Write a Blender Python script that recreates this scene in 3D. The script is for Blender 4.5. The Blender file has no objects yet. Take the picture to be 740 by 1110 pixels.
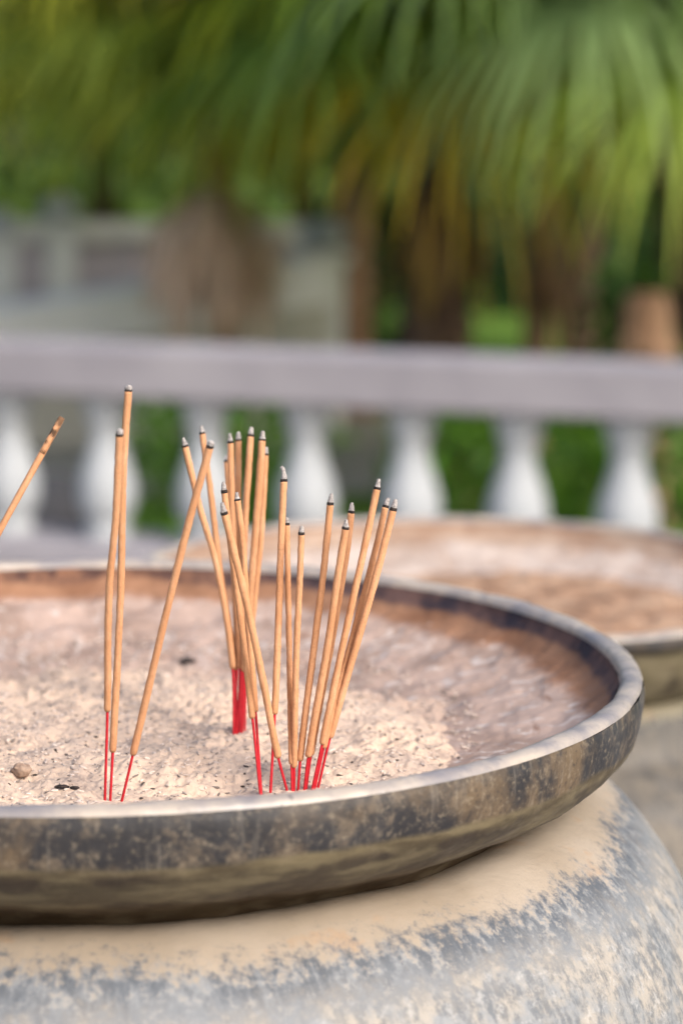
import bpy, math, random
import numpy as np
from mathutils import Vector
random.seed(7); RNG = np.random.default_rng(7)
C = bpy.context.scene.collection
SC = bpy.context.scene

# ------------------------------------------------------------------ camera model
# photo frame 740 x 1110; F is the focal length in photo pixels
F, PITCH, ROLL = 2400.0, .157169, .011943
CAM = np.array([0, 0, 1.247])

def ray(x, y):
    c, s = math.cos(-ROLL), math.sin(-ROLL)
    u, v = x-370, y-555.
    u, v = u*c-v*s, u*s+v*c
    d = (u/F, 1., -v/F)
    c, s = math.cos(PITCH), math.sin(PITCH)
    return np.array([d[0], d[1]*c+d[2]*s, -d[1]*s+d[2]*c])
def at(x, y, Y):                      # the point of the place seen at (x, y) that lies Y metres ahead
    d = ray(x, y); return CAM + d*(Y/d[1])
def onz(x, y, z):
    d = ray(x, y); return CAM + d*((z-CAM[2])/d[2])

# ------------------------------------------------------------------ numpy noise
def vnoise(p, seed=0):
    p = np.asarray(p, float); i = np.floor(p).astype(np.int64); f = p-i; f = f*f*f*(f*(f*6-15)+10)
    def h(a, b, c):
        n = (a*374761393 + b*668265263 + c*2147483647 + seed*1274126177) & 0xffffffff
        n = ((n ^ (n >> 13))*1274126177) & 0xffffffff
        n = ((n ^ (n >> 16))*2246822519) & 0xffffffff
        return ((n ^ (n >> 15)) & 0xffff)/65535.
    x, y, z = i[..., 0], i[..., 1], i[..., 2]; r = 0
    for a in (0, 1):
        for b in (0, 1):
            for c in (0, 1):
                w = (f[..., 0] if a else 1-f[..., 0])*(f[..., 1] if b else 1-f[..., 1])*(f[..., 2] if c else 1-f[..., 2])
                r = r + w*h(x+a, y+b, z+c)
    return r*2-1
def fbm(p, octv=4, seed=0, gain=.5):
    p = np.asarray(p, float); a, r = 1., 0
    for k in range(octv):
        r = r + a*vnoise(p*(2.03**k)+17.3*k, seed+k); a *= gain
    return r
def sstep(a, b, x):
    t = np.clip((x-a)/(b-a), 0, 1); return t*t*(3-2*t)

# ------------------------------------------------------------------ object helpers
def link_mesh(name, verts, faces, m, parent=None, smooth=True, cols=None):
    me = bpy.data.meshes.new(name)
    verts = np.asarray(verts, np.float32).reshape(-1, 3)
    if isinstance(faces, np.ndarray):
        n, k = faces.shape
        me.vertices.add(len(verts)); me.vertices.foreach_set('co', verts.ravel())
        me.loops.add(n*k); me.loops.foreach_set('vertex_index', faces.ravel().astype(np.int32))
        me.polygons.add(n); me.polygons.foreach_set('loop_start', np.arange(0, n*k, k, dtype=np.int32))
        me.polygons.foreach_set('loop_total', np.full(n, k, np.int32))
        me.update(calc_edges=True)
    else:
        me.from_pydata([tuple(map(float, v)) for v in verts], [], faces)
    if cols is not None:
        a = me.color_attributes.new('tint', 'FLOAT_COLOR', 'POINT')
        a.data.foreach_set('color', np.asarray(cols, np.float32).ravel())
    me.validate()
    if smooth: me.polygons.foreach_set('use_smooth', np.ones(len(me.polygons), bool))
    me.materials.append(m)
    o = bpy.data.objects.new(name, me); C.objects.link(o)
    if parent: o.parent = parent
    return o
def tag(o, label=None, cat=None, group=None, kind=None):
    if label: o['label'] = label
    if cat: o['category'] = cat
    if group: o['group'] = group
    if kind: o['kind'] = kind
    return o
def empty(name, loc, rz=0):
    o = bpy.data.objects.new(name, None); C.objects.link(o); o.location = loc; o.rotation_euler = (0, 0, rz)
    o.empty_display_size = .05
    return o

def tube(path, radii, seg=12, caps=True, ell=1.):
    P = np.asarray(path, float); n = len(P); T = np.gradient(P, axis=0); T /= np.linalg.norm(T, axis=1)[:, None]
    ref = np.array([0, 1., .1]) if abs(T[0][1]) < .9 else np.array([1., 0, 0])
    V = []
    for k in range(n):
        a = np.cross(T[k], ref); a /= np.linalg.norm(a); b = np.cross(T[k], a)
        th = np.linspace(0, 2*np.pi, seg, endpoint=False)
        V.append(P[k]+radii[k]*(np.cos(th)[:, None]*a+ell*np.sin(th)[:, None]*b))
    V = np.concatenate(V); Fc = []
    for k in range(n-1):
        for j in range(seg):
            j2 = (j+1) % seg; Fc.append((k*seg+j, k*seg+j2, (k+1)*seg+j2, (k+1)*seg+j))
    if caps:
        Fc.append(tuple(range(seg))[::-1]); Fc.append(tuple((n-1)*seg+j for j in range(seg)))
    return V, Fc
class MB:
    def __init__(s): s.v = []; s.f = []; s.n = 0; s.c = []
    def add(s, V, Fc, col=None):
        V = np.asarray(V, float); s.v.append(V); s.f += [tuple(i+s.n for i in f) for f in Fc]; s.n += len(V)
        if col is not None: s.c.append(np.tile(np.array(col+(1,) if len(col) == 3 else col, float), (len(V), 1)))
    def box(s, c, size, rz=0, bev=.01, tilt=None):
        x, y, z = [k/2 for k in size]; b = min(bev, x*.5, y*.5, z*.5)
        V = []
        for zz, ins in ((-z, b), (-z+b, 0), (z-b, 0), (z, b)):
            X, Y = x-ins, y-ins
            V += [(-X+b, -Y, zz), (X-b, -Y, zz), (X, -Y+b, zz), (X, Y-b, zz), (X-b, Y, zz), (-X+b, Y, zz), (-X, Y-b, zz), (-X, -Y+b, zz)]
        V = np.array(V)
        if tilt: V[:, 2] += V[:, 0]*tilt
        cr, sr = math.cos(rz), math.sin(rz)
        V = np.stack([V[:, 0]*cr-V[:, 1]*sr, V[:, 0]*sr+V[:, 1]*cr, V[:, 2]], 1)+np.array(c)
        Fc = [tuple(range(8))[::-1], tuple(range(24, 32))]
        for k in range(3):
            for j in range(8): Fc.append((k*8+j, k*8+(j+1) % 8, (k+1)*8+(j+1) % 8, (k+1)*8+j))
        s.add(V, Fc)
    def build(s, name, m, parent=None, smooth=False):
        return link_mesh(name, np.concatenate(s.v), s.f, m, parent, smooth, np.concatenate(s.c) if s.c else None)
def spline(pts, n):
    P = np.asarray(pts, float); t = np.r_[0, np.cumsum(np.linalg.norm(np.diff(P, axis=0), axis=1))]
    m = np.zeros_like(P)
    for i in range(len(P)):
        if i == 0: m[i] = (P[1]-P[0])/(t[1]-t[0])
        elif i == len(P)-1: m[i] = (P[-1]-P[-2])/(t[-1]-t[-2])
        else:
            m[i] = ((P[i+1]-P[i])/(t[i+1]-t[i])+(P[i]-P[i-1])/(t[i]-t[i-1]))/2
    out = []
    for u in np.linspace(0, t[-1], n):
        k = min(max(np.searchsorted(t, u, 'right')-1, 0), len(P)-2); h = t[k+1]-t[k]; x = (u-t[k])/h
        out.append((2*x**3-3*x**2+1)*P[k]+(x**3-2*x**2+x)*h*m[k]+(-2*x**3+3*x**2)*P[k+1]+(x**3-x**2)*h*m[k+1])
    return np.array(out)
def lathe(profile, n_prof, seg, disp=None, flip=False):
    P = spline(profile, n_prof); th = np.linspace(0, 2*np.pi, seg, endpoint=False)
    R, Z = P[:, 0][:, None], P[:, 1][:, None]
    V = np.stack([R*np.cos(th), R*np.sin(th), Z+0*th], -1).reshape(-1, 3)
    if disp is not None:
        T = np.gradient(P, axis=0); T /= np.linalg.norm(T, axis=1)[:, None]
        nr = np.repeat(T[:, 1], seg); nz = np.repeat(-T[:, 0], seg); d = disp(V)
        tt = np.tile(th, n_prof)
        V = V+d[:, None]*np.stack([nr*np.cos(tt), nr*np.sin(tt), nz], 1)
    k, j = np.meshgrid(np.arange(n_prof-1), np.arange(seg), indexing='ij'); j2 = (j+1) % seg
    Fc = np.stack([k*seg+j, k*seg+j2, (k+1)*seg+j2, (k+1)*seg+j], -1).reshape(-1, 4)
    if flip: Fc = Fc[:, ::-1].copy()
    return V, Fc

# ------------------------------------------------------------------ material helpers
class M:
    def __init__(s, name, rough=.7, spec=.4):
        s.m = bpy.data.materials.new(name); s.m.use_nodes = True; s.t = s.m.node_tree; s.b = s.t.nodes['Principled BSDF']
        s.b.inputs['Roughness'].default_value = rough; s.b.inputs['Specular IOR Level'].default_value = spec
        s.co = s.n('ShaderNodeTexCoord').outputs['Object']
    def n(s, t, **k):
        o = s.t.nodes.new(t)
        for a, v in k.items(): setattr(o, a, v)
        return o
    def put(s, sock, v):
        if isinstance(v, bpy.types.NodeSocket): s.t.links.new(v, sock)
        elif v is not None:
            if isinstance(v, (tuple, list)) and len(v) == 3 and sock.type == 'RGBA': v = tuple(v)+(1,)
            sock.default_value = v
    def noise(s, scale, detail=4, rough=.55, co=None, dist=0, stretch=None):
        co = co or s.co
        if stretch:
            mp = s.n('ShaderNodeMapping'); s.put(mp.inputs['Vector'], co); mp.inputs['Scale'].default_value = stretch; co = mp.outputs[0]
        o = s.n('ShaderNodeTexNoise'); s.put(o.inputs['Vector'], co); o.inputs['Scale'].default_value = scale
        o.inputs['Detail'].default_value = detail; o.inputs['Roughness'].default_value = rough; o.inputs['Distortion'].default_value = dist
        return o.outputs['Fac']
    def voro(s, scale, feature='F1', rnd=1):
        o = s.n('ShaderNodeTexVoronoi'); o.feature = feature; s.put(o.inputs['Vector'], s.co); o.inputs['Scale'].default_value = scale
        return o.outputs['Distance']
    def ramp(s, f, lo, hi):            # smooth 0..1 between lo and hi
        o = s.n('ShaderNodeMapRange'); o.interpolation_type = 'SMOOTHSTEP'; s.put(o.inputs[0], f)
        o.inputs[1].default_value = min(lo, hi); o.inputs[2].default_value = max(lo, hi)
        if lo > hi: o.inputs[3].default_value = 1; o.inputs[4].default_value = 0
        return o.outputs[0]
    def mix(s, f, a, b):
        o = s.n('ShaderNodeMix'); o.data_type = 'RGBA'; s.put(o.inputs[0], f); s.put(o.inputs[6], a); s.put(o.inputs[7], b); return o.outputs[2]
    def math(s, op, a, b=None):
        o = s.n('ShaderNodeMath'); o.operation = op; s.put(o.inputs[0], a); s.put(o.inputs[1], b); return o.outputs[0]
    def xyz(s):
        o = s.n('ShaderNodeSeparateXYZ'); s.put(o.inputs[0], s.co); return o.outputs
    def radius(s):
        x = s.xyz(); q = s.math('ADD', s.math('MULTIPLY', x[0], x[0]), s.math('MULTIPLY', x[1], x[1])); return s.math('SQRT', q)
    def polar(s, kz=1.):              # (angle*r-ish, r, z) vector so streaks follow the turned form
        x = s.xyz(); a = s.math('ARCTAN2', x[1], x[0]); c = s.n('ShaderNodeCombineXYZ')
        s.put(c.inputs[0], s.math('MULTIPLY', a, .25)); s.put(c.inputs[1], s.math('MULTIPLY', s.radius(), kz)); s.put(c.inputs[2], s.math('MULTIPLY', x[2], kz)); return c.outputs[0]
    def bump(s, h, strength=.3, dist=.001):
        o = s.n('ShaderNodeBump'); s.put(o.inputs['Height'], h); o.inputs['Strength'].default_value = strength; o.inputs['Distance'].default_value = dist
        s.t.links.new(o.outputs[0], s.b.inputs['Normal'])
    def col(s, c): s.put(s.b.inputs['Base Color'], c); return s.m
    def rough(s, r): s.put(s.b.inputs['Roughness'], r)

def plain_mat(name, a, b, scale, rough=.7, bump=.3, bd=.001, detail=5):
    m = M(name, rough); f = m.noise(scale, detail); m.bump(m.noise(scale*3, 6), bump, bd); return m.col(m.mix(m.ramp(f, .3, .7), a, b))

# --- bowl
def mat_outer(zb=-.021, far=False):
    m = M('bowl_outer', .5, .5); z = m.xyz()[2]; po = m.polar()
    n1 = m.noise(26, 6, .6, stretch=(1, 1, .8), dist=.5); n2 = m.noise(75, 6, .65); n3 = m.noise(11, 3)
    band = m.mix(m.ramp(n1, .45, .63), (.019, .018, .021), (.110, .076, .045))
    band = m.mix(m.math('MULTIPLY', m.ramp(n2, .50, .68), .75), band, (.145, .11, .075))
    band = m.mix(m.math('MULTIPLY', m.ramp(n3, .52, .68), .55), band, (.038, .040, .047))
    streak = m.noise(240, 3, .6, co=po, stretch=(1, .12, .12))
    band = m.mix(m.math('MULTIPLY', m.ramp(streak, .55, .75), .35), band, (.23, .20, .165))
    gr = m.noise(330, 5, .75); band = m.mix(m.math('MULTIPLY', m.ramp(gr, .52, .66), .5), band, (.22, .18, .13)); band = m.mix(m.math('MULTIPLY', m.ramp(gr, .46, .34), .6), band, (.014, .014, .018))
    if far: band = m.mix(.5, band, (.02, .021, .026))
    und = m.mix(m.ramp(m.noise(38, 5, .6, co=po, stretch=(.6, 2.2, 2.2)), .38, .62), *(((.060, .044, .023), (.150, .120, .068)) if not far else ((.12, .10, .055), (.19, .16, .10))))
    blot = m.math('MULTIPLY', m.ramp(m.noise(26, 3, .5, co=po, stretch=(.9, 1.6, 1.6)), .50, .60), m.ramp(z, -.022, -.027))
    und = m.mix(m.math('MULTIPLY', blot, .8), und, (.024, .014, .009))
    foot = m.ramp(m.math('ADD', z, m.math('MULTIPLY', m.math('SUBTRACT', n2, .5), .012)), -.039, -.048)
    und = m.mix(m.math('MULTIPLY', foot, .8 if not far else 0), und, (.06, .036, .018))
    und = m.mix(m.math('MULTIPLY', m.ramp(n2, .5, .66), .35), und, (.17, .135, .085))
    edge = m.math('ADD', z, m.math('MULTIPLY', m.math('SUBTRACT', m.noise(18, 4), .5), .012))
    c = m.mix(m.ramp(edge, zb+.0018, zb-.0018), band, und)
    m.rough(m.ramp(n2, -.5, 1.3)); m.bump(m.math('ADD', n2, m.math('MULTIPLY', m.noise(400, 3), .3)), .5, .0012)
    return m.col(c)
def mat_lip():
    m = M('bowl_lip', .38, .5); n1 = m.noise(30, 5, .6); n2 = m.noise(220, 5, .7)
    c = m.mix(m.ramp(n1, .35, .65), (.21, .195, .20), (.40, .345, .29))
    c = m.mix(m.math('MULTIPLY', m.ramp(n2, .60, .72), .6), c, (.12, .09, .08))
    c = m.mix(m.ramp(m.noise(45, 4, .6), .66, .72), c, (.06, .06, .075))
    m.bump(n2, .35, .0008); return m.col(c)
def mat_inner(far=False):
    m = M('bowl_inner', .8, .25); z = m.xyz()[2]; r = m.radius(); po = m.polar()
    n1 = m.noise(30, 5, .6); n2 = m.noise(70, 5, .6); n3 = m.noise(160, 4, .6)
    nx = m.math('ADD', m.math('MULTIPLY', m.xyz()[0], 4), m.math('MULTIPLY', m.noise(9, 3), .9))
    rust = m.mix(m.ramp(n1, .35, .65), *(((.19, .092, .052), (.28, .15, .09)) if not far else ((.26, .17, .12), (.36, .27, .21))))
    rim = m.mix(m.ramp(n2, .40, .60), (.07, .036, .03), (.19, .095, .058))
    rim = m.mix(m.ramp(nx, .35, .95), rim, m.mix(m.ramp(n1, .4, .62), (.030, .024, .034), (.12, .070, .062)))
    mud = m.mix(m.ramp(n1, .35, .65), *(((.29, .205, .165), (.42, .31, .26)) if not far else ((.36, .275, .225), (.48, .40, .35))))
    vein = m.ramp(m.noise(60, 5, .6, co=po, stretch=(1.7, 1, 1), dist=.9), .55, .64)
    mud = m.mix(m.math('MULTIPLY', vein, .75), mud, (.52, .46, .43))
    mud = m.mix(m.math('MULTIPLY', m.ramp(m.noise(60, 5, .6, co=po, stretch=(.4, 2, 2)), .62, .70), .7), mud, (.19, .10, .065))
    zz = m.math('ADD', z, m.math('MULTIPLY', m.math('SUBTRACT', m.noise(22, 5, .6), .5), .014))
    c = m.mix(m.ramp(zz, -.0165, -.0215), rust, mud)
    c = m.mix(m.ramp(zz, -.0125, -.0085), c, rim) if not far else m.mix(m.ramp(zz, -.0085, -.0055), c, (.22, .135, .09))
    spot = m.ramp(m.noise(95, 2, .5, stretch=(1, 1, .8)), .72, .76)
    c = m.mix(m.math('MULTIPLY', spot, .8), c, (.62, .55, .50))
    m.bump(m.math('ADD', n2, m.math('MULTIPLY', n3, .6)), .45, .0022); return m.col(c)
def mat_ash(name='ash', warm=1.):
    m = M(name, .95, .1)
    n1 = m.noise(28, 5, .6, dist=.6); n2 = m.noise(320, 5, .7); n3 = m.noise(90, 5, .65, dist=.8)
    c = m.mix(m.ramp(n1, .35, .62), (.46, .36, .295), (.60, .455, .35))
    c = m.mix(m.math('MULTIPLY', m.ramp(n3, .47, .36), .5), c, (.29, .225, .19))
    c = m.mix(m.math('MULTIPLY', m.ramp(n2, .56, .72), .3), c, (.74, .65, .57))
    c = m.mix(m.math('MULTIPLY', m.ramp(m.noise(500, 3, .6), .37, .30), .75), c, (.13, .09, .075))
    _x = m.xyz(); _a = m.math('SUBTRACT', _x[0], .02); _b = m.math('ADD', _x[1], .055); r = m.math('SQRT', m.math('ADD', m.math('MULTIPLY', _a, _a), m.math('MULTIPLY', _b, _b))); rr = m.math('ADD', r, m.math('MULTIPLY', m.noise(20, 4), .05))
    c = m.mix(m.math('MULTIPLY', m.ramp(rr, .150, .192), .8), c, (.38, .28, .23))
    m.bump(n2, .6, .0012); return m.col(c)
def mat_ash_far():
    m = M('ash_far', .95, .1); n1 = m.noise(35, 5, .65, stretch=(1, 1.6, 1)); n2 = m.noise(110, 4, .6)
    c = m.mix(m.ramp(n1, .38, .62), (.24, .14, .09), (.42, .28, .19)); c = m.mix(m.ramp(n2, .60, .68), c, (.15, .08, .05))
    m.bump(n2, .8, .004); return m.col(c)
def mat_jar(name, c_beige=(.29, .235, .175), seed=0., pal=((.215, .225, .235), (.32, .29, .25)), dk=(.080, .092, .108), lt=(.43, .42, .405)):
    m = M(name, .42, .5)
    mp = m.n('ShaderNodeMapping'); m.put(mp.inputs['Vector'], m.co); mp.inputs['Location'].default_value = (seed, seed*2, seed)
    z = m.xyz()[2]; po = m.polar(); w = mp.outputs[0]
    n1 = m.noise(9, 4, .55, co=w); n2 = m.noise(55, 6, .65, co=w); n3 = m.noise(190, 5, .7, co=w); st = m.noise(110, 4, .65, co=po, stretch=(1, .35, .35))
    beige = m.mix(m.ramp(n1, .35, .65), c_beige, (c_beige[0]*1.25, c_beige[1]*1.3, c_beige[2]*1.4))
    beige = m.mix(m.math('MULTIPLY', m.ramp(m.noise(36, 4, .6, co=w), .58, .70), .5), beige, (.34, .215, .12))
    beige = m.mix(m.ramp(n3, .72, .76), beige, (.10, .07, .05))
    n4 = m.noise(130, 6, .72, co=w); sp = m.math('ADD', m.math('MULTIPLY', n4, .6), m.math('MULTIPLY', st, .4))
    n4 = m.noise(170, 7, .75, co=w); st2 = m.noise(330, 5, .7, co=po, stretch=(1, .3, .3))
    sp = m.math('ADD', m.math('ADD', m.math('MULTIPLY', n4, .45), m.math('MULTIPLY', st, .25)), m.math('MULTIPLY', st2, .30))
    pale = m.mix(m.ramp(n2, .38, .62), *pal)
    pale = m.mix(m.math('MULTIPLY', m.ramp(sp, .46, .58), .72), pale, dk)
    pale = m.mix(m.math('MULTIPLY', m.ramp(n3, .54, .68), .45), pale, lt)
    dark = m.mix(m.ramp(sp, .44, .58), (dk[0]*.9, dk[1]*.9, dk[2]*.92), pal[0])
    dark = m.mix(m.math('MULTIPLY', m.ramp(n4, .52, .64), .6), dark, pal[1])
    if seed: pale = m.mix(m.math('MULTIPLY', m.ramp(m.noise(7, 4, .6, co=w), .48, .60), .75), pale, (.045, .04, .038))
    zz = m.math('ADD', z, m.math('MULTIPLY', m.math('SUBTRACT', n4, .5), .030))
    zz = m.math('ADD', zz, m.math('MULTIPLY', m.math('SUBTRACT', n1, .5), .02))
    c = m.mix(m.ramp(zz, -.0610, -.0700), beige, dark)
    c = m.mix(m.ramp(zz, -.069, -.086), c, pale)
    m.rough(m.ramp(n2, -.8, 1.4)); m.bump(m.math('ADD', n3, st), .4, .0012); return m.col(c)

# --- incense
PASTE = M('incense_paste', .8, .25)
_n = PASTE.noise(60, 3); _s = PASTE.noise(800, 4, .75, stretch=(1, 1, .5))
PASTE.bump(_s, .6, .0005)
_i = PASTE.n('ShaderNodeObjectInfo')
_c = PASTE.mix(PASTE.ramp(_n, .3, .7), (.53, .25, .120), (.64, .335, .18))
_c = PASTE.mix(PASTE.math('MULTIPLY', _i.outputs['Random'], .45), _c, (.46, .23, .115))
_c = PASTE.mix(PASTE.math('MULTIPLY', PASTE.ramp(PASTE.noise(1100, 3, .6), .52, .66), .35), _c, (.36, .17, .08))
_c = PASTE.mix(PASTE.math('MULTIPLY', PASTE.ramp(PASTE.noise(240, 4, .6, stretch=(1, 1, .3)), .5, .7), .3), _c, (.72, .45, .29))
PASTE = PASTE.col(_c)
RED = plain_mat('red_bamboo', (.42, .006, .014), (.54, .014, .028), 300, .55, .2, .0003)
CHAR = plain_mat('char', (.012, .010, .010), (.045, .032, .028), 900, .95, .6, .0004)
TIPASH = plain_mat('tip_ash', (.22, .20, .195), (.50, .46, .44), 1300, 1., .8, .0005)
BURNT = plain_mat('scorched_paste', (.07, .038, .022), (.17, .092, .05), 130, .9, .4, .0003)
# --- setting
def stone(name, a, b, sc=6, ch=(.2, .19, .2)):
    m = M(name, .75, .3); n = m.noise(sc, 5, .6); d = m.noise(sc*4, 6, .65)
    c = m.mix(m.ramp(n, .3, .7), a, b); c = m.mix(m.math('MULTIPLY', m.ramp(d, .55, .7), .45), c, ch); m.bump(d, .4, .006); return m.col(c)
RAIL = stone('painted_rail', (.235, .222, .245), (.30, .285, .305), 5, (.22, .20, .235))
BALU = stone('painted_baluster', (.33, .35, .37), (.40, .42, .44), 8, (.22, .23, .24))
WALLM = stone('garden_wall', (.38, .35, .41), (.48, .44, .48), 3, (.36, .27, .27))
CAPM = stone('wall_cap', (.60, .60, .58), (.70, .70, .66), 3, (.50, .50, .47))
PATHM = stone('path', (.27, .26, .22), (.36, .34, .30), 2)
PAVE = stone('paving', (.22, .21, .20), (.30, .28, .26), 1.5)
def mat_grass():
    m = M('lawn', .8, .2); n = m.noise(1.3, 5, .6); d = m.noise(18, 5, .7)
    c = m.mix(m.ramp(n, .3, .7), (.08, .17, .018), (.16, .27, .035)); c = m.mix(m.ramp(d, .4, .7), c, (.06, .12, .015)); m.bump(d, .8, .05); return m.col(c)
def leaf_mat(name, trans=.45, rough=.5):
    m = M(name, rough, .35); a = m.n('ShaderNodeVertexColor'); a.layer_name = 'tint'; c = a.outputs['Color']
    t = m.n('ShaderNodeBsdfTranslucent'); m.put(t.inputs['Color'], m.mix(.35, c, (.22, .30, .02))); m.put(m.b.inputs['Base Color'], c)
    x = m.n('ShaderNodeMixShader'); x.inputs[0].default_value = trans
    m.t.links.new(m.b.outputs[0], x.inputs[1]); m.t.links.new(t.outputs[0], x.inputs[2])
    m.t.links.new(x.outputs[0], m.t.nodes['Material Output'].inputs['Surface']); return m.m
LEAF = leaf_mat('leaf'); DRY = leaf_mat('dry_leaf', .2, .8)
def mat_trunk(name, a, b):
    m = M(name, .95, .15); n = m.noise(9, 5, .6, stretch=(1, 1, .4)); f = m.noise(60, 5, .7, stretch=(1, 1, .2))
    c = m.mix(m.ramp(n, .35, .65), a, b); c = m.mix(m.math('MULTIPLY', m.ramp(f, .5, .35), .6), c, (.03, .02, .015)); m.bump(f, .9, .02); return m.col(c)
TRUNK = mat_trunk('palm_bark', (.075, .045, .035), (.16, .10, .075))
TRUNK2 = mat_trunk('pale_palm_bark', (.28, .16, .10), (.45, .28, .185))

# ------------------------------------------------------------------ the two burners
BX, BY, RIM = -.1125, 1.0023, 1.247-.2271
B2 = (.100, 1.622, 1.247-.2990)
OUT1 = [(.2505, -.0022), (.2513, -.006), (.2512, -.012), (.2505, -.018), (.2483, -.0255), (.2425, -.0330), (.2325, -.0405), (.2215, -.0462), (.2120, -.0510), (.2055, -.0560), (.2020, -.0615), (.2005, -.0680)]
OUT2 = [(.2505, -.0022), (.2510, -.006), (.2500, -.010), (.2460, -.0125), (.2420, -.017), (.2380, -.026), (.232, -.036), (.222, -.047), (.206, -.0575), (.19, -.064), (.16, -.070)]
LIP = [(.2398, -.0034), (.2402, -.0020), (.2411, -.0006), (.2427, .0003), (.2450, .0007), (.2478, .0003), (.2495, -.0006), (.2505, -.0022)]
INN = [(.2398, -.0034), (.2385, -.0070), (.2350, -.0120), (.2290, -.0165), (.2150, -.0215), (.1900, -.0280), (.1600, -.0340), (.1250, -.0390), (.08, -.0430), (.04, -.045), (.004, -.046)]
_ip = spline(INN, 200); _ir, _iz = _ip[::-1, 0], _ip[::-1, 1]
def inner_z(r): return np.interp(r, _ir, _iz)

def bowl(loc, out, name_seed, label, rz=0, mats=None):
    MO, ML, MI = mats
    root = empty('incense_bowl', loc, rz)
    tag(root, label, 'bowl', 'shallow bowls of ash set on jars')
    V, Fc = lathe(out, 70, 720, lambda v: .0007*fbm(v*45+name_seed, 4, 3)+.0006*fbm(v*12+name_seed, 2, 9), flip=True)
    link_mesh('outer_wall', V, Fc, MO, root)
    V, Fc = lathe(LIP, 20, 720, lambda v: .0005*fbm(v*30+name_seed, 3, 3)+.00025*fbm(v*220+name_seed, 3, 5), flip=False)
    link_mesh('rim', V, Fc, ML, root)
    def di(v):
        r = np.hypot(v[:, 0], v[:, 1]); k = sstep(.236, .225, r)
        return -(k*(.0018*fbm(v*55+name_seed, 5, 21)+0.0012*np.clip(fbm(v*28+name_seed+5, 3, 31), 0, 2))+.0006*(1-k)*fbm(v*90, 3, 4))
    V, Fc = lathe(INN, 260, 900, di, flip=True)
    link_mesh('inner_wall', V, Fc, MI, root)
    return root
ML = mat_lip()
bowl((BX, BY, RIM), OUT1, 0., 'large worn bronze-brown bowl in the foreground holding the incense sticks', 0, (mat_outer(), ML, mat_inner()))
bowl(B2, OUT2, 40., 'empty bowl of tan ash behind on the right with no sticks in it', 2.1, (mat_outer(-.0125, True), ML, mat_inner(True)))

JAR1 = [(.150, -.072), (.185, -.0660), (.198, -.0612), (.2050, -.0578), (.2130, -.0560), (.2220, -.0560), (.2310, -.0585), (.2410, -.0640), (.2520, -.0728), (.2630, -.0850), (.2740, -.1020), (.285, -.128), (.295, -.165), (.302, -.215), (.303, -.28),
        (.297, -.37), (.283, -.48), (.262, -.60), (.238, -.72), (.216, -.84), (.203, -.94), (.205, -1.0), (.212, -1.015)]
JAR2 = [(.150, -.069), (.19, -.0625), (.205, -.060), (.214, -.066), (.220, -.080), (.226, -.092), (.240, -.100), (.262, -.116), (.278, -.140), (.292, -.18), (.300, -.235), (.299, -.31),
        (.288, -.42), (.27, -.53), (.247, -.65), (.224, -.77), (.206, -.87), (.203, -.93), (.208, -.9525)]
def jar(loc, prof, m, label, rz=0):
    V, Fc = lathe(prof, 260, 480, lambda v: .0012*fbm(v*18+loc[1]*9, 4, 3), flip=True)
    o = link_mesh('stone_jar', V, Fc, m); o.location = loc; o.rotation_euler = (0, 0, rz)
    return tag(o, label, 'jar', 'big rounded jars under the bowls')
jar((BX, BY, RIM), JAR1, mat_jar('jar_near'), 'round-shouldered beige and grey speckled jar under the foreground bowl')
jar(B2, JAR2, mat_jar('jar_far', (.17, .145, .095), 4.3, ((.11, .10, .088), (.145, .125, .10)), (.05, .05, .05), (.19, .18, .165)), 'dull olive-grey jar under the farther bowl at right edge', 2.4)

# ------------------------------------------------------------------ ash
def ash_height(x, y):                 # local to the near bowl
    r = np.hypot(x, y); p = np.stack([x, y, 0*x], -1)
    d = np.hypot(x-.02, y+.055)
    z = -.0262-.0150*sstep(.110, .215, d)-.0015*sstep(-.02, .16, x)
    big = fbm(p*22, 3, 50); mid = fbm(p*70, 4, 60); fine = fbm(p*330, 4, 70, .6)
    lump = np.clip(fbm(p*120+3, 3, 80), 0, 2)
    fineness = .55+.45*sstep(-.25, .5, fbm(p*16+9, 2, 90))
    z = z+.0032*big+.0021*mid+fineness*(.0010*fine+.0019*lump)
    # little dints round the sticks
    return z
N = 800; L = .21
gx = np.linspace(-L, L, N); X, Y = np.meshgrid(gx, gx, indexing='xy')
Z = ash_height(X, Y); rr = np.hypot(X, Y); BZ = inner_z(rr)-.0012
keep = (Z > BZ-.004) & (rr < .215)
idx = -np.ones(N*N, np.int64); kf = keep.ravel()
q = np.array([[j*N+i] for j in range(0)])
jj, ii = np.meshgrid(np.arange(N-1), np.arange(N-1), indexing='ij')
a = (jj*N+ii).ravel(); Q = np.stack([a, a+1, a+N+1, a+N], 1); Q = Q[kf[Q].all(1)]
used = np.unique(Q); idx[used] = np.arange(len(used))
V = np.stack([X.ravel(), Y.ravel(), Z.ravel()], 1)[used]
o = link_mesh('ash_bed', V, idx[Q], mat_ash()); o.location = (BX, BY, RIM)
tag(o, 'pale peach incense ash heaped in the foreground bowl', 'ash', kind='stuff')
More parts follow.
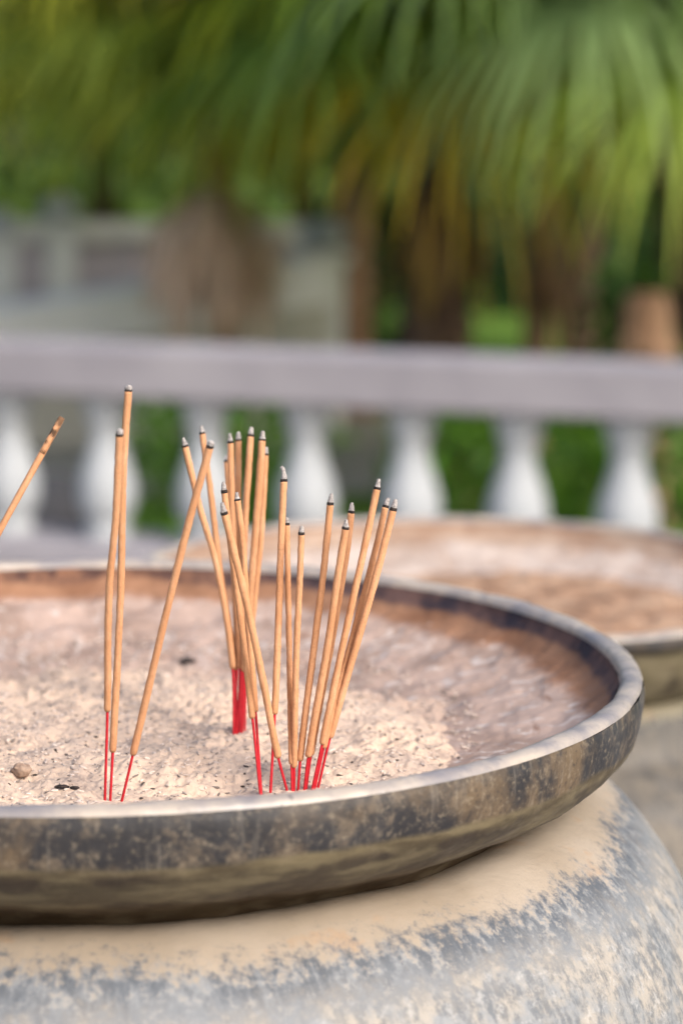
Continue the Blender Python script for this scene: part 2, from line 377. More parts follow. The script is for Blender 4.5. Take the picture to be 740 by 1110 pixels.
# flakes and broken ash curls lying on it
def scatter_bits(n, seed, rmax, hf, size):
    rg = np.random.default_rng(seed); mb = MB()
    for _ in range(n):
        t, r = rg.uniform(0, 6.283), rmax*math.sqrt(rg.uniform(0, 1)); x, y = r*math.cos(t), r*math.sin(t)
        z = float(hf(np.array([x]), np.array([y]))[0])
        if z < inner_z(r)-.001: z = float(inner_z(r))+.001
        a = rg.uniform(0, 3.14); l = size*rg.uniform(.6, 3.2); w = size*rg.uniform(.28, .5)
        k = 5; s = np.linspace(-.5, .5, k); bend = rg.uniform(-.35, .35)
        P = np.stack([x+l*s*math.cos(a)-bend*l*(s**2)*math.sin(a), y+l*s*math.sin(a)+bend*l*(s**2)*math.cos(a), z+w*.4+l*s*rg.uniform(-.35, .35)], 1)
        g = rg.choice([.62, .50, .40, .20, .07], p=[.30, .32, .26, .08, .04])*rg.uniform(.85, 1.15)
        V, Fc = tube(P, w*np.array([.6, .95, 1, .9, .55])*rg.uniform(.85, 1.15, k), 6)
        mb.add(V, Fc, (g*.98, g*.82, g*.72))
    return mb
mF = M('ash_flake', .95, .1); _a = mF.n('ShaderNodeVertexColor'); _a.layer_name = 'tint'; mF.bump(mF.noise(700, 4), .6, .0006)
FLK = mF.col(_a.outputs['Color'])
o = scatter_bits(4200, 5, .178, ash_height, .00115).build('ash_flakes', FLK, None, True); o.location = (BX, BY, RIM)
tag(o, 'broken curls and crumbs of burnt incense strewn over the ash', 'ash flakes', kind='stuff')
# a few bits big enough to single out
def lump(name, px, py, size, m, label, cat, elong=(1, 1, .7), rz=0):
    p = onz(px, py, RIM-.028); h = float(ash_height(np.array([p[0]-BX]), np.array([p[1]-BY]))[0])+RIM
    p = onz(px, py, h)
    th = np.linspace(0, np.pi, 18); ph = np.linspace(0, 2*np.pi, 28, endpoint=False); V = []
    for t in th:
        for f in ph: V.append((math.sin(t)*math.cos(f)*elong[0], math.sin(t)*math.sin(f)*elong[1], math.cos(t)*elong[2]))
    V = np.array(V); V *= size*(1+.22*fbm(V*1.6+px, 4, 5))[:, None]
    Fc = [(i*28+j, i*28+(j+1) % 28, (i+1)*28+(j+1) % 28, (i+1)*28+j) for i in range(17) for j in range(28)]
    o = link_mesh(name, V, Fc, m); o.location = (p[0], p[1], h+size*elong[2]*.35); o.rotation_euler = (0, 0, rz)
    return tag(o, label, cat)
CLOD = plain_mat('clod', (.26, .17, .12), (.42, .30, .22), 300, .95, .6, .001)
lump('ash_clod', 24, 837, .0038, CLOD, 'rounded brown clod on the ash near the left edge', 'clod')
lump('charred_crumb', 56, 818, .0026, CHAR, 'dark charred crumb on the ash above the brown clod', 'crumb', (1.3, .8, .7))
lump('charred_crumb', 205, 719, .0032, CHAR, 'dark charred crumb at the far edge of the ash heap', 'crumb', (1.4, .9, .7))
lump('charred_stub', 67, 853.5, .0014, CHAR, 'longer of two black charred stubs lying end to end near the front rim', 'stub', (2.1, .8, .6), .05)
lump('charred_stub', 81, 854.5, .0012, CHAR, 'shorter of two black charred stubs lying end to end near the front rim', 'stub', (1.7, .8, .6), -.1)
# ash of the far bowl
def ash2(x, y):
    p = np.stack([x, y, 0*x], -1); d = np.hypot(x-.03, y+.02)
    return -.022-.016*sstep(.10, .205, d)+.0035*fbm(p*18, 3, 150)+.0022*fbm(p*60, 4, 160)
N2 = 300; gx = np.linspace(-L, L, N2); X, Y = np.meshgrid(gx, gx, indexing='xy'); Z = ash2(X, Y); rr = np.hypot(X, Y)
kf = ((Z > inner_z(rr)-.005) & (rr < .215)).ravel(); jj, ii = np.meshgrid(np.arange(N2-1), np.arange(N2-1), indexing='ij')
a = (jj*N2+ii).ravel(); Q = np.stack([a, a+1, a+N2+1, a+N2], 1); Q = Q[kf[Q].all(1)]; used = np.unique(Q)
idx = -np.ones(N2*N2, np.int64); idx[used] = np.arange(len(used))
o = link_mesh('ash_bed', np.stack([X.ravel(), Y.ravel(), Z.ravel()], 1)[used], idx[Q], mat_ash_far()); o.location = B2
tag(o, 'tan and brown ash filling the farther bowl', 'ash', kind='stuff')

# ------------------------------------------------------------------ incense sticks
# (pixels from the tip of the coating down to its lower end, base pixel, change of depth from base to tip, tip length, tip kind, radius in mm, label)
S = [
 ('short', [(129.8,472),(125.6,560),(118.6,640),(116.6,771)], (113.8,869), -.030, 4, 1.55, 'upright stick at left with the longest bare red foot, pressed against a taller one'),
 ('short', [(139.3,424),(134.3,500),(131,640),(122.4,815)], (119.6,869), -.006, 4, 1.55, 'tallest incense stick, upright at left, slightly bowed near its top'),
 ('short', [(227.4,485),(205,565),(186.3,640),(144,819)], (132,869), -.022, 4, 1.6, 'stick at left leaning right, standing alone in front of the crossing pair'),
 ('brown', [(66,455),(-8,590),(-66,700),(-112,782)], (-138,830), .02, 7, 1.5, 'dark-tipped stick leaning in from the left edge of the photo'),
 ('ash', [(201,484),(215.5,546),(234.5,612),(252,724)], (253.5,797), -.004, 9, 1.5, 'rear stick slanting down right, outermost left of the far bunch'),
 ('ash', [(219.5,470),(228,531),(239,622),(255,726)], (256,798), .010, 8, 1.45, 'rear stick slanting down right, second from left in the far bunch'),
 ('ash', [(245.5,501),(249,560),(254,640),(257,720)], (253,796), .028, 6, 1.3, 'lowest-topped stick of the far bunch, mostly hidden behind its neighbour'),
 ('ash', [(249.8,480),(251.8,553),(256.5,650),(260,724)], (257,797), .004, 9, 1.5, 'far bunch stick, left one of its upright close pair'),
 ('ash', [(258.3,478),(257.6,560),(259,650),(261,725)], (260,796), .018, 9, 1.5, 'far bunch stick, right one of its upright close pair'),
 ('ash', [(271.7,473),(265.8,563),(262.5,650),(262.4,727)], (258.5,798), .012, 9, 1.55, 'tallest stick of the far bunch with a yellowish ash tip, leaning slightly right'),
 ('ash', [(284.3,477),(278,563),(271.5,640),(265,727)], (262,797), -.004, 9, 1.7, 'far bunch stick leaning right, one of two that nearly touch, the taller'),
 ('ash', [(287.9,493),(283.4,575),(276,650),(267.6,724)], (265,795), .010, 8, 1.45, 'far bunch stick leaning right, lower and rightmost of two that nearly touch'),
 ('ash', [(243.2,534),(249,580),(259.5,660),(273.6,778)], (282.3,862), .006, 9, 1.45, 'dark-ringed stick just behind the stick that slants across the centre'),
 ('ash', [(243.4,557),(252.4,593),(267.5,655),(285,738),(301.5,821)], (311,857), -.018, 10, 1.6, 'stick slanting across the centre from upper left to lower right'),
 ('ash', [(257.4,543),(262.8,582),(266.6,639),(277,771)], (283.3,862), .020, 8, 1.4, 'black-ringed stick with a pointed ash tip, right behind the central slanting stick'),
 ('curl', [(307.6,522),(305,582),(301.5,680),(297.8,774)], (293,861), .014, 14, 1.5, 'stick whose long thin ash tip curls to the right'),
 ('ash', [(310.8,569),(312,628),(313.2,690),(316,829)], (316.6,857), .010, 6, 1.3, 'grey-tipped slim stick tucked behind the one with a curled ash tip'),
 ('ash', [(326.6,579),(324.9,628),(321.6,697),(318.8,831)], (318.6,857), -.006, 7, 1.4, 'shortest stick of the right-hand cluster, upright with a small ash cone'),
 ('ash', [(357.8,547),(351,616),(341.8,690),(325.3,824)], (323,857), -.002, 10, 1.5, 'stick leaning right, third from the left of the right-hand cluster'),
 ('ash', [(380.6,556),(377.8,582),(365.5,660),(336.8,819)], (331.5,856), .012, 9, 1.5, 'taller of two overlapping sticks in the middle of the right-hand cluster, the rear one'),
 ('ash', [(374.3,573),(365,632),(355.4,697),(334,821)], (329.6,857), -.008, 8, 1.6, 'lower of two overlapping sticks in the middle of the right-hand cluster, the front one'),
 ('ash', [(408.4,530),(395.6,590),(372,697),(349,807)], (338.5,855), .002, 9, 1.55, 'tallest stick of the right-hand cluster, leaning right'),
 ('ash', [(417.6,550),(408.4,590),(380.4,697),(350.8,810)], (341,855), .014, 9, 1.45, 'stick second from the right edge of the right-hand cluster, leaning right'),
 ('ash', [(425.9,553),(405,634),(386,700),(357.5,800)], (344.6,854), .002, 10, 1.6, 'outermost right stick of all, leaning farthest right'),
]
ZASH = RIM-.0285
for kind, px, base, dy, tl, rad, label in S:
    b = onz(base[0], base[1], ZASH); zl = float(ash_height(np.array([b[0]-BX]), np.array([b[1]-BY]))[0])+RIM
    b = onz(base[0], base[1], zl)
    all_px = px[::-1]; y0, y1 = base[1], px[0][1]
    pts = [b]
    for q in all_px: pts.append(at(q[0], q[1], b[1]+dy*(y0-q[1])/(y0-y1)))
    pts = np.array(pts); root = empty('incense_stick', tuple(b)); tag(root, label, 'incense stick', 'incense sticks standing in the ash')
    P = spline(pts, 160)-b
    ke = int(np.argmin(np.linalg.norm(P-(pts[1]-b), axis=1)))
    R = rad*.93/1000
    d0 = (P[3]-P[0]); d0 /= np.linalg.norm(d0)
    core = np.concatenate([[P[0]-d0*.02, P[0]-d0*.008], P[:ke+5:3]])
    wob = 1+.06*vnoise(np.stack([np.arange(len(core))*.7, np.full(len(core), base[0]), 0*np.arange(len(core))], 1), 3)
    V, Fc = tube(core, .00056*wob, 10); link_mesh('red_bamboo_foot', V, Fc, RED, root)
    seg = P[ke:]; n = len(seg); rr_ = R*(1+.035*fbm(np.stack([np.arange(n)*.09, np.full(n, base[0]*1.3), np.zeros(n)], 1), 3, 8))
    rr_[0] *= .72; rr_[1] *= .95
    V, Fc = tube(seg, rr_, 16, True)
    V = V+.00009*fbm((V+b)*420, 3, 77)[:, None]; link_mesh('coating', V, Fc, PASTE, root)
    T = seg[-1]-seg[-4]; T /= np.linalg.norm(T); e = seg[-1]; mm = .000354
    if kind == 'brown':
        p = [e-T*.016+0*T, e-T*.006, e, e+T*.0012]; V, Fc = tube(p, [R*1.01, R*1.02, R*1.0, R*.9], 14); link_mesh('scorched_tip', V, Fc, BURNT, root); continue
    ch = random.uniform(2.0, 3.6)*mm; V, Fc = tube([e-T*.0002, e+T*ch*.3, e+T*ch*.8, e+T*ch], [R*1.02, R*1.03, R*.97, R*.9], 14); link_mesh('charred_ring', V, Fc, CHAR, root)
    side = np.cross(T, [0, 1, 0]); side /= np.linalg.norm(side)
    if kind == 'short':
        q = [e+T*ch*.9, e+T*(ch+1.6*mm), e+T*(ch+3.4*mm), e+T*(ch+4.6*mm)]; rad_ = [R*.95, R*.95, R*.88, R*.5]
    elif kind == 'curl':
        q = [e+T*ch*.9, e+T*(ch+3*mm), e+T*(ch+7*mm)+side*.4*mm, e+T*(ch+11*mm)-side*-1.6*mm, e+T*(ch+14*mm)+side*4.2*mm]; rad_ = [R*.88, R*.74, R*.6, R*.56, R*.45]
    else:
        t = tl*mm; w = (random.random()-.5)*1.4*mm
        q = [e+T*ch*.9, e+T*(ch+t*.25), e+T*(ch+t*.55)+side*w*.5, e+T*(ch+t*.85)+side*w, e+T*(ch+t)+side*w*1.2]; u = random.uniform(.8, 1.05); rad_ = [R*.90, R*.84*u, R*.72*u, R*.62*u, R*.42]
    q = spline(q, 12); rad_ = np.interp(np.linspace(0, 1, 12), np.linspace(0, 1, len(rad_)), rad_)
    V, Fc = tube(q, rad_, 14); V = V+fbm((V+b)*1400, 2, 5)[:, None]*.00016*np.array([1, .6, .6]); link_mesh('ash_tip', V, Fc, TIPASH, root)

# ------------------------------------------------------------------ ground
def sheet(name, pts, z, m, kind='structure', label=None):
    V = [(p[0], p[1], z) for p in pts]; o = link_mesh(name, V, [tuple(range(len(V)))], m, smooth=False)
    return tag(o, kind=kind)
sheet('ground', [(-400, -60), (400, -60), (400, 700), (-400, 700)], -.02, mat_grass())
sheet('paving', [(-14, -8), (14, -8), (14, 3.0), (-14, 5.8+3.2)], 0, PAVE)
# ------------------------------------------------------------------ balustrade
YB = 4.62
pA, pB = at(-40, 366, YB*1.05), at(790, 390, YB*.95)
top = (pA[2]+pB[2])/2
ax = (pB-pA); ax[2] = 0; rz = math.atan2(ax[1], ax[0]); dirv = ax/np.linalg.norm(ax)
bal = empty('balustrade', ((pA[0]+pB[0])/2, (pA[1]+pB[1])/2, 0), rz)
tag(bal, 'white balustrade with lavender-grey top rail just behind the bowls', 'balustrade')
top -= .006; RH = .110
def bal_box(name, cz, size, m, bev=.02):
    mb = MB(); mb.box((0, 0, cz), size, 0, bev); return mb.build(name, m, bal)
bal_box('top_rail', top-RH/2, (5.2, .17, RH), RAIL, .008)
def hits(px):                           # where the view line through column px meets the balustrade axis
    d = ray(px, 500); c0 = np.array([bal.location[0], bal.location[1]]); A = np.array([[d[0], -dirv[0]], [d[1], -dirv[1]]])
    return np.linalg.solve(A, c0)[1]
bs = [hits(x) for x in (681, 557, 440, 330, 220, 114, 12)]
step = (bs[0]-bs[-1])/6
zt = top-RH; zb = at(100, 594, YB)[2]; H = zt-zb
prof = [(.050, 0), (.052, .05), (.046, .09), (.050, .13), (.062, .20), (.068, .30), (.064, .42), (.052, .54), (.042, .64), (.038, .72), (.042, .80), (.052, .86), (.050, .90), (.056, .94), (.060, 1.)]
prof = [(r*.94, t*H) for r, t in prof]
V, Fc = lathe(prof, 60, 36); V[:, 2] += zb
base = link_mesh('baluster', V, Fc[:, ::-1].copy(), BALU, bal); base.location = (bs[-1]-step*3, 0, 0)
for k in range(-2, 12):
    o = base.copy(); C.objects.link(o); o.parent = bal; o.location = (bs[-1]+step*k, 0, 0)
mb = MB(); mb.box((0, 0, zb-.05), (5.2, .24, .10), 0, .015); mb.build('base_rail', RAIL, bal)
mb = MB(); mb.box((0, 0, (zb-.1)/2-.01), (5.2, .20, zb-.1), 0, .01); mb.build('plinth', RAIL, bal)

# ------------------------------------------------------------------ foliage helpers
def leaf_cloud(n, centre, size, leaf, cols, seed, shape='box'):
    rg = np.random.default_rng(seed); c = np.array(centre); s = np.array(size)/2
    P = rg.uniform(-1, 1, (n, 3))
    if shape == 'ball':
        P = rg.normal(size=(n, 3)); P /= np.linalg.norm(P, axis=1)[:, None]; P *= rg.uniform(.45, 1, (n, 1))**.5
    P = P*s; w = fbm(P*(1.6/max(.3, s.max()))*2.2+seed, 3, seed); P = P*(1+.22*w[:, None])
    a = rg.normal(size=(n, 3)); a /= np.linalg.norm(a, axis=1)[:, None]; b = np.cross(a, rg.normal(size=(n, 3))); b /= np.linalg.norm(b, axis=1)[:, None]
    l = leaf*rg.uniform(.6, 1.4, (n, 1)); P = P+c
    V = np.stack([P-a*l, P-b*l*.38+a*l*.1, P+a*l, P+b*l*.38+a*l*.1], 1).reshape(-1, 3)
    Fc = np.arange(n*4).reshape(n, 4)
    cols = np.array(cols); t = rg.integers(0, len(cols), n); cc = cols[t]*rg.uniform(.7, 1.3, (n, 1))
    return V, Fc, np.repeat(np.concatenate([cc, np.ones((n, 1))], 1), 4, 0)

# hedge behind the balustrade
def hedge(x0, x1, yy, ztop, dep, label, seed, cols, lf=.030):
    a, b = at(x0, 450, yy), at(x1, 450, yy-.15); L_ = np.linalg.norm((b-a)[:2])
    V, Fc, cc = leaf_cloud(int(5200*L_*max(ztop, .4)), (0, 0, ztop/2), (L_, dep, ztop), lf, cols, seed)
    o = link_mesh('hedge', V, Fc, LEAF, None, False, cc)
    o.location = ((a[0]+b[0])/2, (a[1]+b[1])/2, 0); o.rotation_euler = (0, 0, math.atan2(b[1]-a[1], b[0]-a[0])); return tag(o, label, 'hedge', 'hedges behind the balustrade')
GC = [(.045, .13, .01), (.07, .19, .014), (.035, .10, .014), (.11, .24, .015)]
hedge(420, 900, 5.95, .66, .6, 'long clipped green hedge behind the right half of the balustrade', 3, GC)
hedge(138, 345, 6.05, .66, .55, 'shorter green hedge behind the left half of the balustrade', 4, GC)

# ------------------------------------------------------------------ palms
def fan_leaf(V, Fc, Cc, base, az, el, petiole, blade, rg, col, nseg=34, droop=1.):
    h = np.array([math.cos(az), math.sin(az), 0]); up = np.array([0, 0, 1.])
    d = h*math.cos(el)+up*math.sin(el)
    end = base+d*petiole-up*.10*petiole*droop
    side = np.cross(h, up)
    w = .012; n0 = sum(len(v) for v in V)
    V.append(np.array([base-side*w, base+side*w, end+side*w*.7, end-side*w*.7])); Fc.append(np.array([[0, 1, 2, 3]])+n0); Cc.append(np.tile((.10, .13, .03, 1), (4, 1)))
    # blade plane: along the petiole, bending down
    fw = d-up*.35*droop; fw /= np.linalg.norm(fw); nrm = np.cross(side, fw)
    K = 6
    for s in range(nseg):
        a = (s/(nseg-1)-.5)*math.radians(250)+rg.normal()*.03
        dirr = fw*math.cos(a)+side*math.sin(a)+nrm*.12*abs(math.sin(a*.5)); dirr /= np.linalg.norm(dirr)
        Ls = blade*(1-.22*abs(a)/2.2)*rg.uniform(.85, 1.1); t = np.linspace(0, 1, K)[:, None]
        dr = droop*rg.uniform(.6, 1.25)
        P = end+dirr*Ls*t*(1-.22*dr*t*t)-up*Ls*dr*(.12*t**2+.55*t**3.0)
        ww = (blade*.028)*np.interp(t[:, 0], [0, .25, .6, 1], [.35, 1, .8, .06])
        sd = np.cross(dirr, nrm); sd /= np.linalg.norm(sd)
        A = P+sd*ww[:, None]; B = P-sd*ww[:, None]
        n0 = sum(len(v) for v in V) if False else fan_leaf.n
        V.append(np.concatenate([A, B])); Fc.append(np.array([[k, k+1, K+k+1, K+k] for k in range(K-1)])+n0); fan_leaf.n += 2*K
        c = np.array(col)*rg.uniform(.75, 1.25)
        tipc = c*np.array([1.35, 1.12, .8])
        cc = np.concatenate([c[None]*(1-t)+tipc[None]*t]*2); Cc.append(np.concatenate([cc, np.ones((2*K, 1))], 1))
def fan_leaf_wrap(*a, **k): fan_leaf(*a, **k)
def palm(px, py, Y, label, ht_r, crown_n, blade, seed, cols, low=-1.0, petiole=.75, trunk=TRUNK, skirt=None, trunk_px=None, nseg=34, droop=1.0, flare=1.25, hi=1.15, dead=None):
    rg = np.random.default_rng(seed); top = at(px, py, Y); root = empty('fan_palm', (top[0], top[1], 0)); tag(root, label, 'palm', 'fan palms beyond the balustrade')
    base_x = 0 if trunk_px is None else at(trunk_px, 370, Y)[0]-top[0]
    zz = np.linspace(-.02, top[2], 70); path = np.stack([base_x*(1-zz/top[2])**1.5, 0*zz, zz], 1)
    rad = ht_r*np.interp(zz/top[2], [0, .15, .6, 1], [flare, 1.05, 1, .9])*(1+.07*np.sin(zz*60)+.05*fbm(np.stack([zz*9, zz*0, zz*0+seed], 1), 3, 2))
    V, Fc = tube(path, rad, 28); V += .12*ht_r*fbm(V*22+seed, 3, 3)[:, None]; link_mesh('trunk', V, Fc, trunk, root)
    V, Fc, Cc = [], [], []; fan_leaf.n = 0
    for k in range(crown_n):
        f = (k+.5)/crown_n; el = low+(hi-low)*f**.9; az = k*2.39996+rg.uniform(-.2, .2)
        col = cols[rg.integers(0, len(cols))] if f > .13 else (cols[-1])
        base = np.array([0, 0, top[2]+.12*f])+np.array([math.cos(az), math.sin(az), 0])*ht_r*.6
        # petiole (kept in the same index stream)
        n_before = fan_leaf.n
        _V, _F, _C = [], [], []
        fan_leaf(_V, _F, _C, base, az, el, petiole*rg.uniform(.8, 1.15), blade*rg.uniform(.85, 1.1), rg, col, nseg, droop)
        _F[0] = _F[0]-0
        # petiole verts come first: give them their own offset at the end of the crown
        pv, pf, pc = _V.pop(0), _F.pop(0), _C.pop(0)
        V += _V; Fc += _F; Cc += _C
        V.append(pv); Fc.append(np.array([[0, 1, 2, 3]])+fan_leaf.n); Cc.append(pc); fan_leaf.n += 4
    link_mesh('crown', np.concatenate(V), np.concatenate(Fc), LEAF, root, False, np.concatenate(Cc))
    if dead:
        V, Fc, Cc = [], [], []; fan_leaf.n = 0
        fan_leaf(V, Fc, Cc, np.array([.10, -.10, top[2]+.05]), dead[0], dead[1], dead[2], dead[3], rg, dead[4], 16, 1.0)
        pv, pf, pc = V.pop(0), Fc.pop(0), Cc.pop(0); V.append(pv); Fc.append(np.array([[0, 1, 2, 3]])+fan_leaf.n); Cc.append(pc)
        link_mesh('dead_frond', np.concatenate(V), np.concatenate(Fc), DRY, root, False, np.concatenate(Cc))
    if skirt:
        n, ln, sp, c1, z0 = skirt; V, Fc, Cc = [], [], []; k0 = 0
        for k in range(n):
            az = rg.uniform(0, 6.283); z = z0+rg.uniform(-.18, .12); l = ln*rg.uniform(.6, 1.2); K = 5; t = np.linspace(0, 1, K)
            o_ = np.array([math.cos(az), math.sin(az), 0])*ht_r; out = np.array([math.cos(az), math.sin(az), 0])*sp*rg.uniform(.4, 1.1)
            P = o_+out*np.sin(t*1.9)[:, None]+np.array([0, 0, 1])*(z-l*t**1.4)[:, None]+rg.normal(size=3)*.02*t[:, None]
            s = np.array([-math.sin(az), math.cos(az), 0])*rg.uniform(.012, .03); wv = np.interp(t, [0, .3, 1], [.7, 1, .2])[:, None]
            V.append(np.concatenate([P+s*wv, P-s*wv])); Fc.append(np.array([[q_, q_+1, K+q_+1, K+q_] for q_ in range(K-1)])+k0); k0 += 2*K
            c = np.array(c1)*rg.uniform(.6, 1.25); Cc.append(np.tile(np.r_[c, 1], (2*K, 1)))
        link_mesh('dead_leaf_skirt', np.concatenate(V), np.concatenate(Fc), DRY, root, False, np.concatenate(Cc))
    return root
G1 = [(.18, .29, .07), (.23, .34, .08), (.17, .29, .09), (.31, .38, .06)]
G2 = [(.16, .28, .13), (.20, .32, .15), (.14, .25, .10), (.20, .30, .06)]
GY = [(.13, .24, .03), (.20, .28, .02), (.12, .22, .05), (.42, .34, .035)]
palm(478, -20, 8.0, 'thick dark-trunked fan palm with yellowing lower leaves in the centre', .122, 34, .80, 11, GY, -.55, .60, TRUNK, (46, .22, .10, (.34, .20, .06), at(478, 245, 8.0)[2]), droop=.62, hi=.75, dead=(-.75, -.45, .30, .62, (.62, .30, .12)))
palm(232, -10, 9.0, 'fan palm with a wide shaggy pale brown skirt, left of centre', .05, 34, .85, 12, G1, -.40, .75, TRUNK2, (300, .34, .25, (.84, .60, .48), at(232, 236, 9)[2]), trunk_px=256, droop=.6, hi=.75)
palm(384, 20, 11.2, 'slender orange-brown trunked fan palm behind, between the two stout ones', .095, 30, 1.0, 13, G1, -.35, .75, TRUNK2, None, flare=1.9, droop=.6, hi=.75)
palm(715, -40, 7.6, 'fan palm at the right edge with blue-green drooping leaves', .10, 32, .85, 14, G2, -.50, .70, TRUNK, None, trunk_px=830, droop=.65, hi=.75)
palm(-50, 10, 13.3, 'fan palm at the upper left edge with yellow-tinged leaves', .09, 44, 1.35, 15, G1, -.30, 1.1, TRUNK, None, droop=.5, hi=.7)
palm(600, -30, 9.2, 'fan palm behind the central one, to its right, with a thin brown trunk', .055, 30, .9, 16, G2, -.45, .75, TRUNK2, (26, .26, .08, (.22, .12, .075), at(577, 275, 9.2)[2]), trunk_px=577, droop=.6, hi=.75)
palm(110, 40, 14.5, 'farther fan palm showing between the shaggy palm and the left edge one', .09, 30, .95, 17, G1, -.4, .8, TRUNK, None, droop=.5)
palm(330, 50, 14.5, 'farther fan palm showing behind the slender trunked one', .09, 28, .95, 18, G1, -.4, .8, TRUNK, None, droop=.6)
palm(640, 50, 13.5, 'farther fan palm behind the right edge one', .09, 28, .95, 19, G1, -.4, .8, TRUNK, None, droop=.6)

# ------------------------------------------------------------------ stump, shrubs
def stump(px, ytop, ybot, Y, rad, label, m):
    t, b = at(px, ytop, Y), at(px, ybot, Y); z = np.linspace(-.02, t[2], 40)
    path = np.stack([0*z, 0*z, z], 1); r = rad*np.interp(z/t[2], [0, .3, .8, 1], [1.3, 1.1, .95, .62])*(1+.07*np.sin(z*50))
    V, Fc = tube(path, r, 30); V += .1*rad*fbm(V*20+px, 3, 3)[:, None]
    o = link_mesh('palm_stump', V, Fc, m); o.location = (t[0], t[1], 0); return tag(o, label, 'stump')
stump(700, 318, 385, 7.2, .105, 'stout reddish-brown palm stump near the right edge behind the rail', TRUNK2)
# a fallen, hanging dead frond on the central palm
def shrub(px, py, Y, size, label, cols, seed, n=2600, leaf=.06):
    c = at(px, py, Y); V, Fc, cc = leaf_cloud(n, (0, 0, c[2]*.5), (size[0], size[1], size[2]), leaf, cols, seed, 'ball')
    o = link_mesh('shrub', V, Fc, LEAF, None, False, cc); o.location = (c[0], c[1], 0); return tag(o, label, 'shrub', 'shrubs behind the palms')
DK = [(.025, .07, .03), (.045, .10, .035), (.03, .085, .05)]
shrub(405, 285, 14.5, (1.1, .9, 1.6), 'dark shrub between the slender trunk and the central palm', DK, 31)
shrub(655, 255, 19, (1.8, 1.2, 1.9), 'dark blue-green shrub right of the central palm', DK, 32, 4000)
shrub(570, 270, 20, (2.0, 1.2, 2.0), 'dark shrub seen low behind the thin brown trunk', DK, 33, 4000)
shrub(745, 330, 11, (1.0, .8, 1.5), 'green shrub at the right edge beside the stump', [(.03, .09, .02), (.05, .13, .02)], 34, 2600)
# boulder seen between balusters on the left
GR = stone('boulder', (.06, .06, .065), (.10, .095, .10), 4, (.05, .05, .05))
def boulder(px, py, Y, s, label):
    c = at(px, py, Y); th = np.linspace(0, np.pi, 24); ph = np.linspace(0, 2*np.pi, 40, endpoint=False)
    V = np.array([(math.sin(t)*math.cos(f)*s[0], math.sin(t)*math.sin(f)*s[1], math.cos(t)*s[2]) for t in th for f in ph]); V *= (1+.18*fbm(V*3+px, 4, 7))[:, None]
    Fc = [(i*40+j, i*40+(j+1) % 40, (i+1)*40+(j+1) % 40, (i+1)*40+j) for i in range(23) for j in range(40)]
    o = link_mesh('boulder', V, Fc, GR); o.location = (c[0], c[1], s[2]*.55); return tag(o, label, 'rock')
boulder(66, 560, 6.4, (.19, .2, .24), 'dark grey boulder seen between the leftmost balusters')

# ------------------------------------------------------------------ garden wall, stair parapet, posts (left background)
Yw = 12.5
a, b = at(-260, 246, Yw), at(345, 250, Yw+.6); zc = at(100, 246, Yw)[2]
wr = math.atan2(b[1]-a[1], b[0]-a[0]); Lw = np.linalg.norm((b-a)[:2]); wc = (a+b)/2
w = empty('garden_wall', (wc[0], wc[1], 0), wr); tag(w, 'long lavender-grey garden wall with pale coping at far left', 'wall')
mb = MB(); mb.box((0, 0, (zc-.09)/2), (Lw, .25, zc-.09), 0, .01); mb.build('wall_face', WALLM, w)
mb = MB(); mb.box((0, 0, zc-.035), (Lw+.1, .42, .115), 0, .02); mb.build('coping', CAPM, w)
def post(px, ytop, ybot, Y, wid, label, ball=True):
    t, b_ = at(px, ytop, Y), at(px, ybot, Y); h = t[2]
    r = empty('garden_post', (t[0], t[1], b_[2] if False else 0)); tag(r, label, 'post', 'pale garden posts')
    mb = MB(); mb.box((0, 0, (h-.20)/2), (wid, wid, h-.20), .2, .015); mb.build('shaft', CAPM, r)
    mb = MB(); mb.box((0, 0, h-.18), (wid*1.35, wid*1.35, .05), .2, .01); mb.build('cap', CAPM, r)
    pr = [(.04, h-.155), (wid*.5, h-.13), (wid*.62, h-.08), (wid*.45, h-.03), (.01, h)]; V, Fc = lathe(pr, 20, 28); link_mesh('finial', V, Fc[:, ::-1].copy(), BALU, r)
    return r
post(66, 210, 262, Yw-.3, .17, 'pale post with a rounded finial rising above the far garden wall')
post(350, 236, 330, 10.4, .18, 'white newel post with rounded finial at the top of the stair parapet')
post(2, 226, 300, Yw-.5, .15, 'pale post at the very left edge of the far wall')
# sloping stair parapet
CAPL = stone('parapet_cap', (.74, .73, .74), (.82, .81, .80), 3, (.65, .64, .63))
def parapet(p0, p1, hgt, thick, name, label, m):
    p0, p1 = np.array(p0), np.array(p1); d = p1-p0; L_ = np.hypot(d[0], d[1]); c = (p0+p1)/2
    r = empty(name, (c[0], c[1], 0), math.atan2(d[1], d[0])); tag(r, label, 'parapet')
    mb = MB(); mb.box((0, 0, c[2]-.105), (L_, thick*1.3, .22), 0, .015, tilt=d[2]/L_); mb.build('sloping_cap', CAPL, r)
    x = L_/2; z0, z1 = p0[2]-.217, p1[2]-.217; t = thick/2
    V = [(-x, -t, -.01), (x, -t, -.01), (x, t, -.01), (-x, t, -.01), (-x, -t, z0), (x, -t, z1), (x, t, z1), (-x, t, z0)]
    link_mesh('side_wall', V, [(0, 3, 2, 1), (4, 5, 6, 7), (0, 1, 5, 4), (1, 2, 6, 5), (2, 3, 7, 6), (3, 0, 4, 7)], m, r, False); return r
parapet(at(-140, 355, 9.4), at(345, 258+20, 10.4), .2, .2, 'stair_parapet', 'pale stair parapet sloping up to the right toward the newel post', stone('parapet_side', (.40, .39, .34), (.50, .48, .42), 3, (.34, .33, .28)))
sheet('path', [tuple(at(-500, 358, 8)[:2]), tuple(at(470, 370, 8.5)[:2]), (-.6, 30), (-30, 30)], -.016, PATHM)

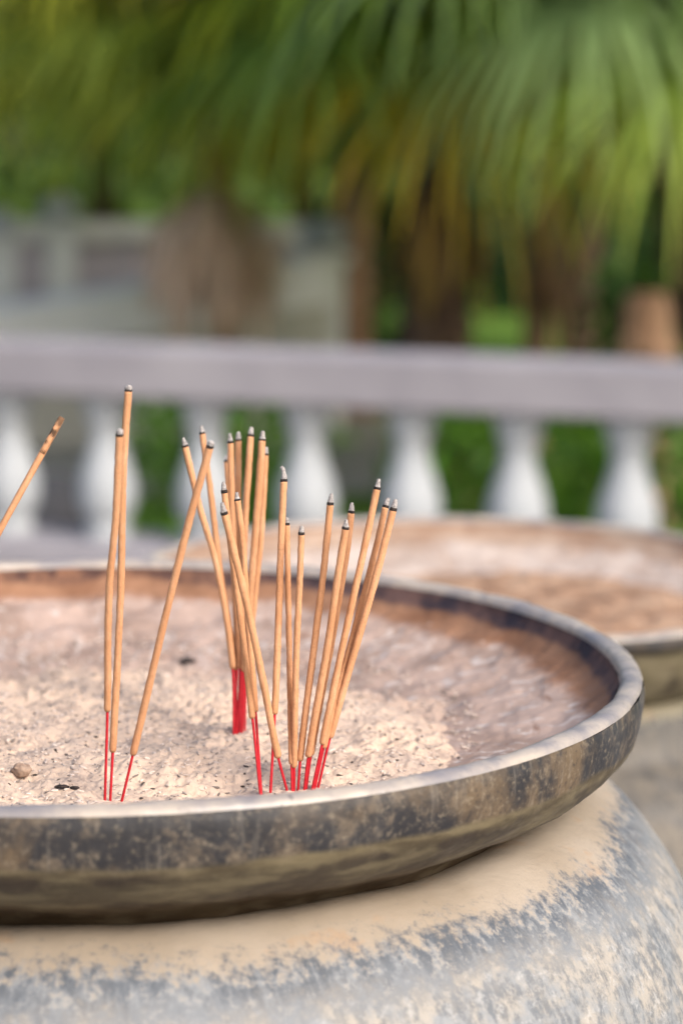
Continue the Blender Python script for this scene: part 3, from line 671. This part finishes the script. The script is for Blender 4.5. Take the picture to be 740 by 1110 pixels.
# ------------------------------------------------------------------ far trees
V1, F1, C1 = leaf_cloud(60000, (0, 24.5, 3.6), (38, 5, 7.4), .17, [(.10, .18, .04), (.14, .24, .05), (.19, .28, .05), (.06, .12, .03)], 77)
o = link_mesh('tree_belt', V1, F1, LEAF, None, False, C1); tag(o, 'dense belt of dark green trees closing off the garden', 'trees', kind='stuff')

# ------------------------------------------------------------------ light, sky
SC.world = bpy.data.worlds.new('World'); SC.world.use_nodes = True; nt = SC.world.node_tree
sky = nt.nodes.new('ShaderNodeTexSky'); sky.sky_type = 'NISHITA'; sky.sun_disc = False
EL, AZ = math.radians(38), math.radians(138)        # azimuth clockwise from +Y (ahead)
sky.sun_elevation = EL; sky.sun_rotation = AZ; sky.dust_density = 4.; sky.ozone_density = .6; sky.air_density = 1.
nt.links.new(sky.outputs[0], nt.nodes['Background'].inputs[0]); nt.nodes['Background'].inputs[1].default_value = .13
sd = bpy.data.lights.new('sun', 'SUN'); sd.energy = 1.6; sd.angle = math.radians(22); sd.color = (1, .96, .91)
so = bpy.data.objects.new('sun', sd); C.objects.link(so)
dirs = Vector((math.sin(AZ)*math.cos(EL), math.cos(AZ)*math.cos(EL), math.sin(EL)))
so.rotation_euler = dirs.to_track_quat('Z', 'Y').to_euler(); so.location = (3, 2, 6)

# ------------------------------------------------------------------ camera
cd = bpy.data.cameras.new('camera'); cam = bpy.data.objects.new('camera', cd); C.objects.link(cam); SC.camera = cam
cd.sensor_fit = 'VERTICAL'; cd.sensor_height = 36; cd.sensor_width = 24; cd.lens = F/1110*36
cd.clip_start = .02; cd.clip_end = 2000
cam.location = tuple(CAM)
from mathutils import Matrix
Rm = Matrix.Rotation(math.radians(90)-PITCH, 4, 'X') @ Matrix.Rotation(ROLL, 4, 'Z')
cam.rotation_euler = Rm.to_euler()
cd.dof.use_dof = True; cd.dof.focus_distance = .90; cd.dof.aperture_fstop = 6.0; cd.dof.aperture_blades = 0
SC.view_settings.view_transform = 'Standard'; SC.view_settings.look = 'None'; SC.view_settings.gamma = 1; SC.view_settings.exposure = .9
SC.render.engine = 'CYCLES'; SC.cycles.use_denoising = True; SC.cycles.max_bounces = 8; SC.cycles.transparent_max_bounces = 4
SC.cycles.sample_clamp_indirect = 6
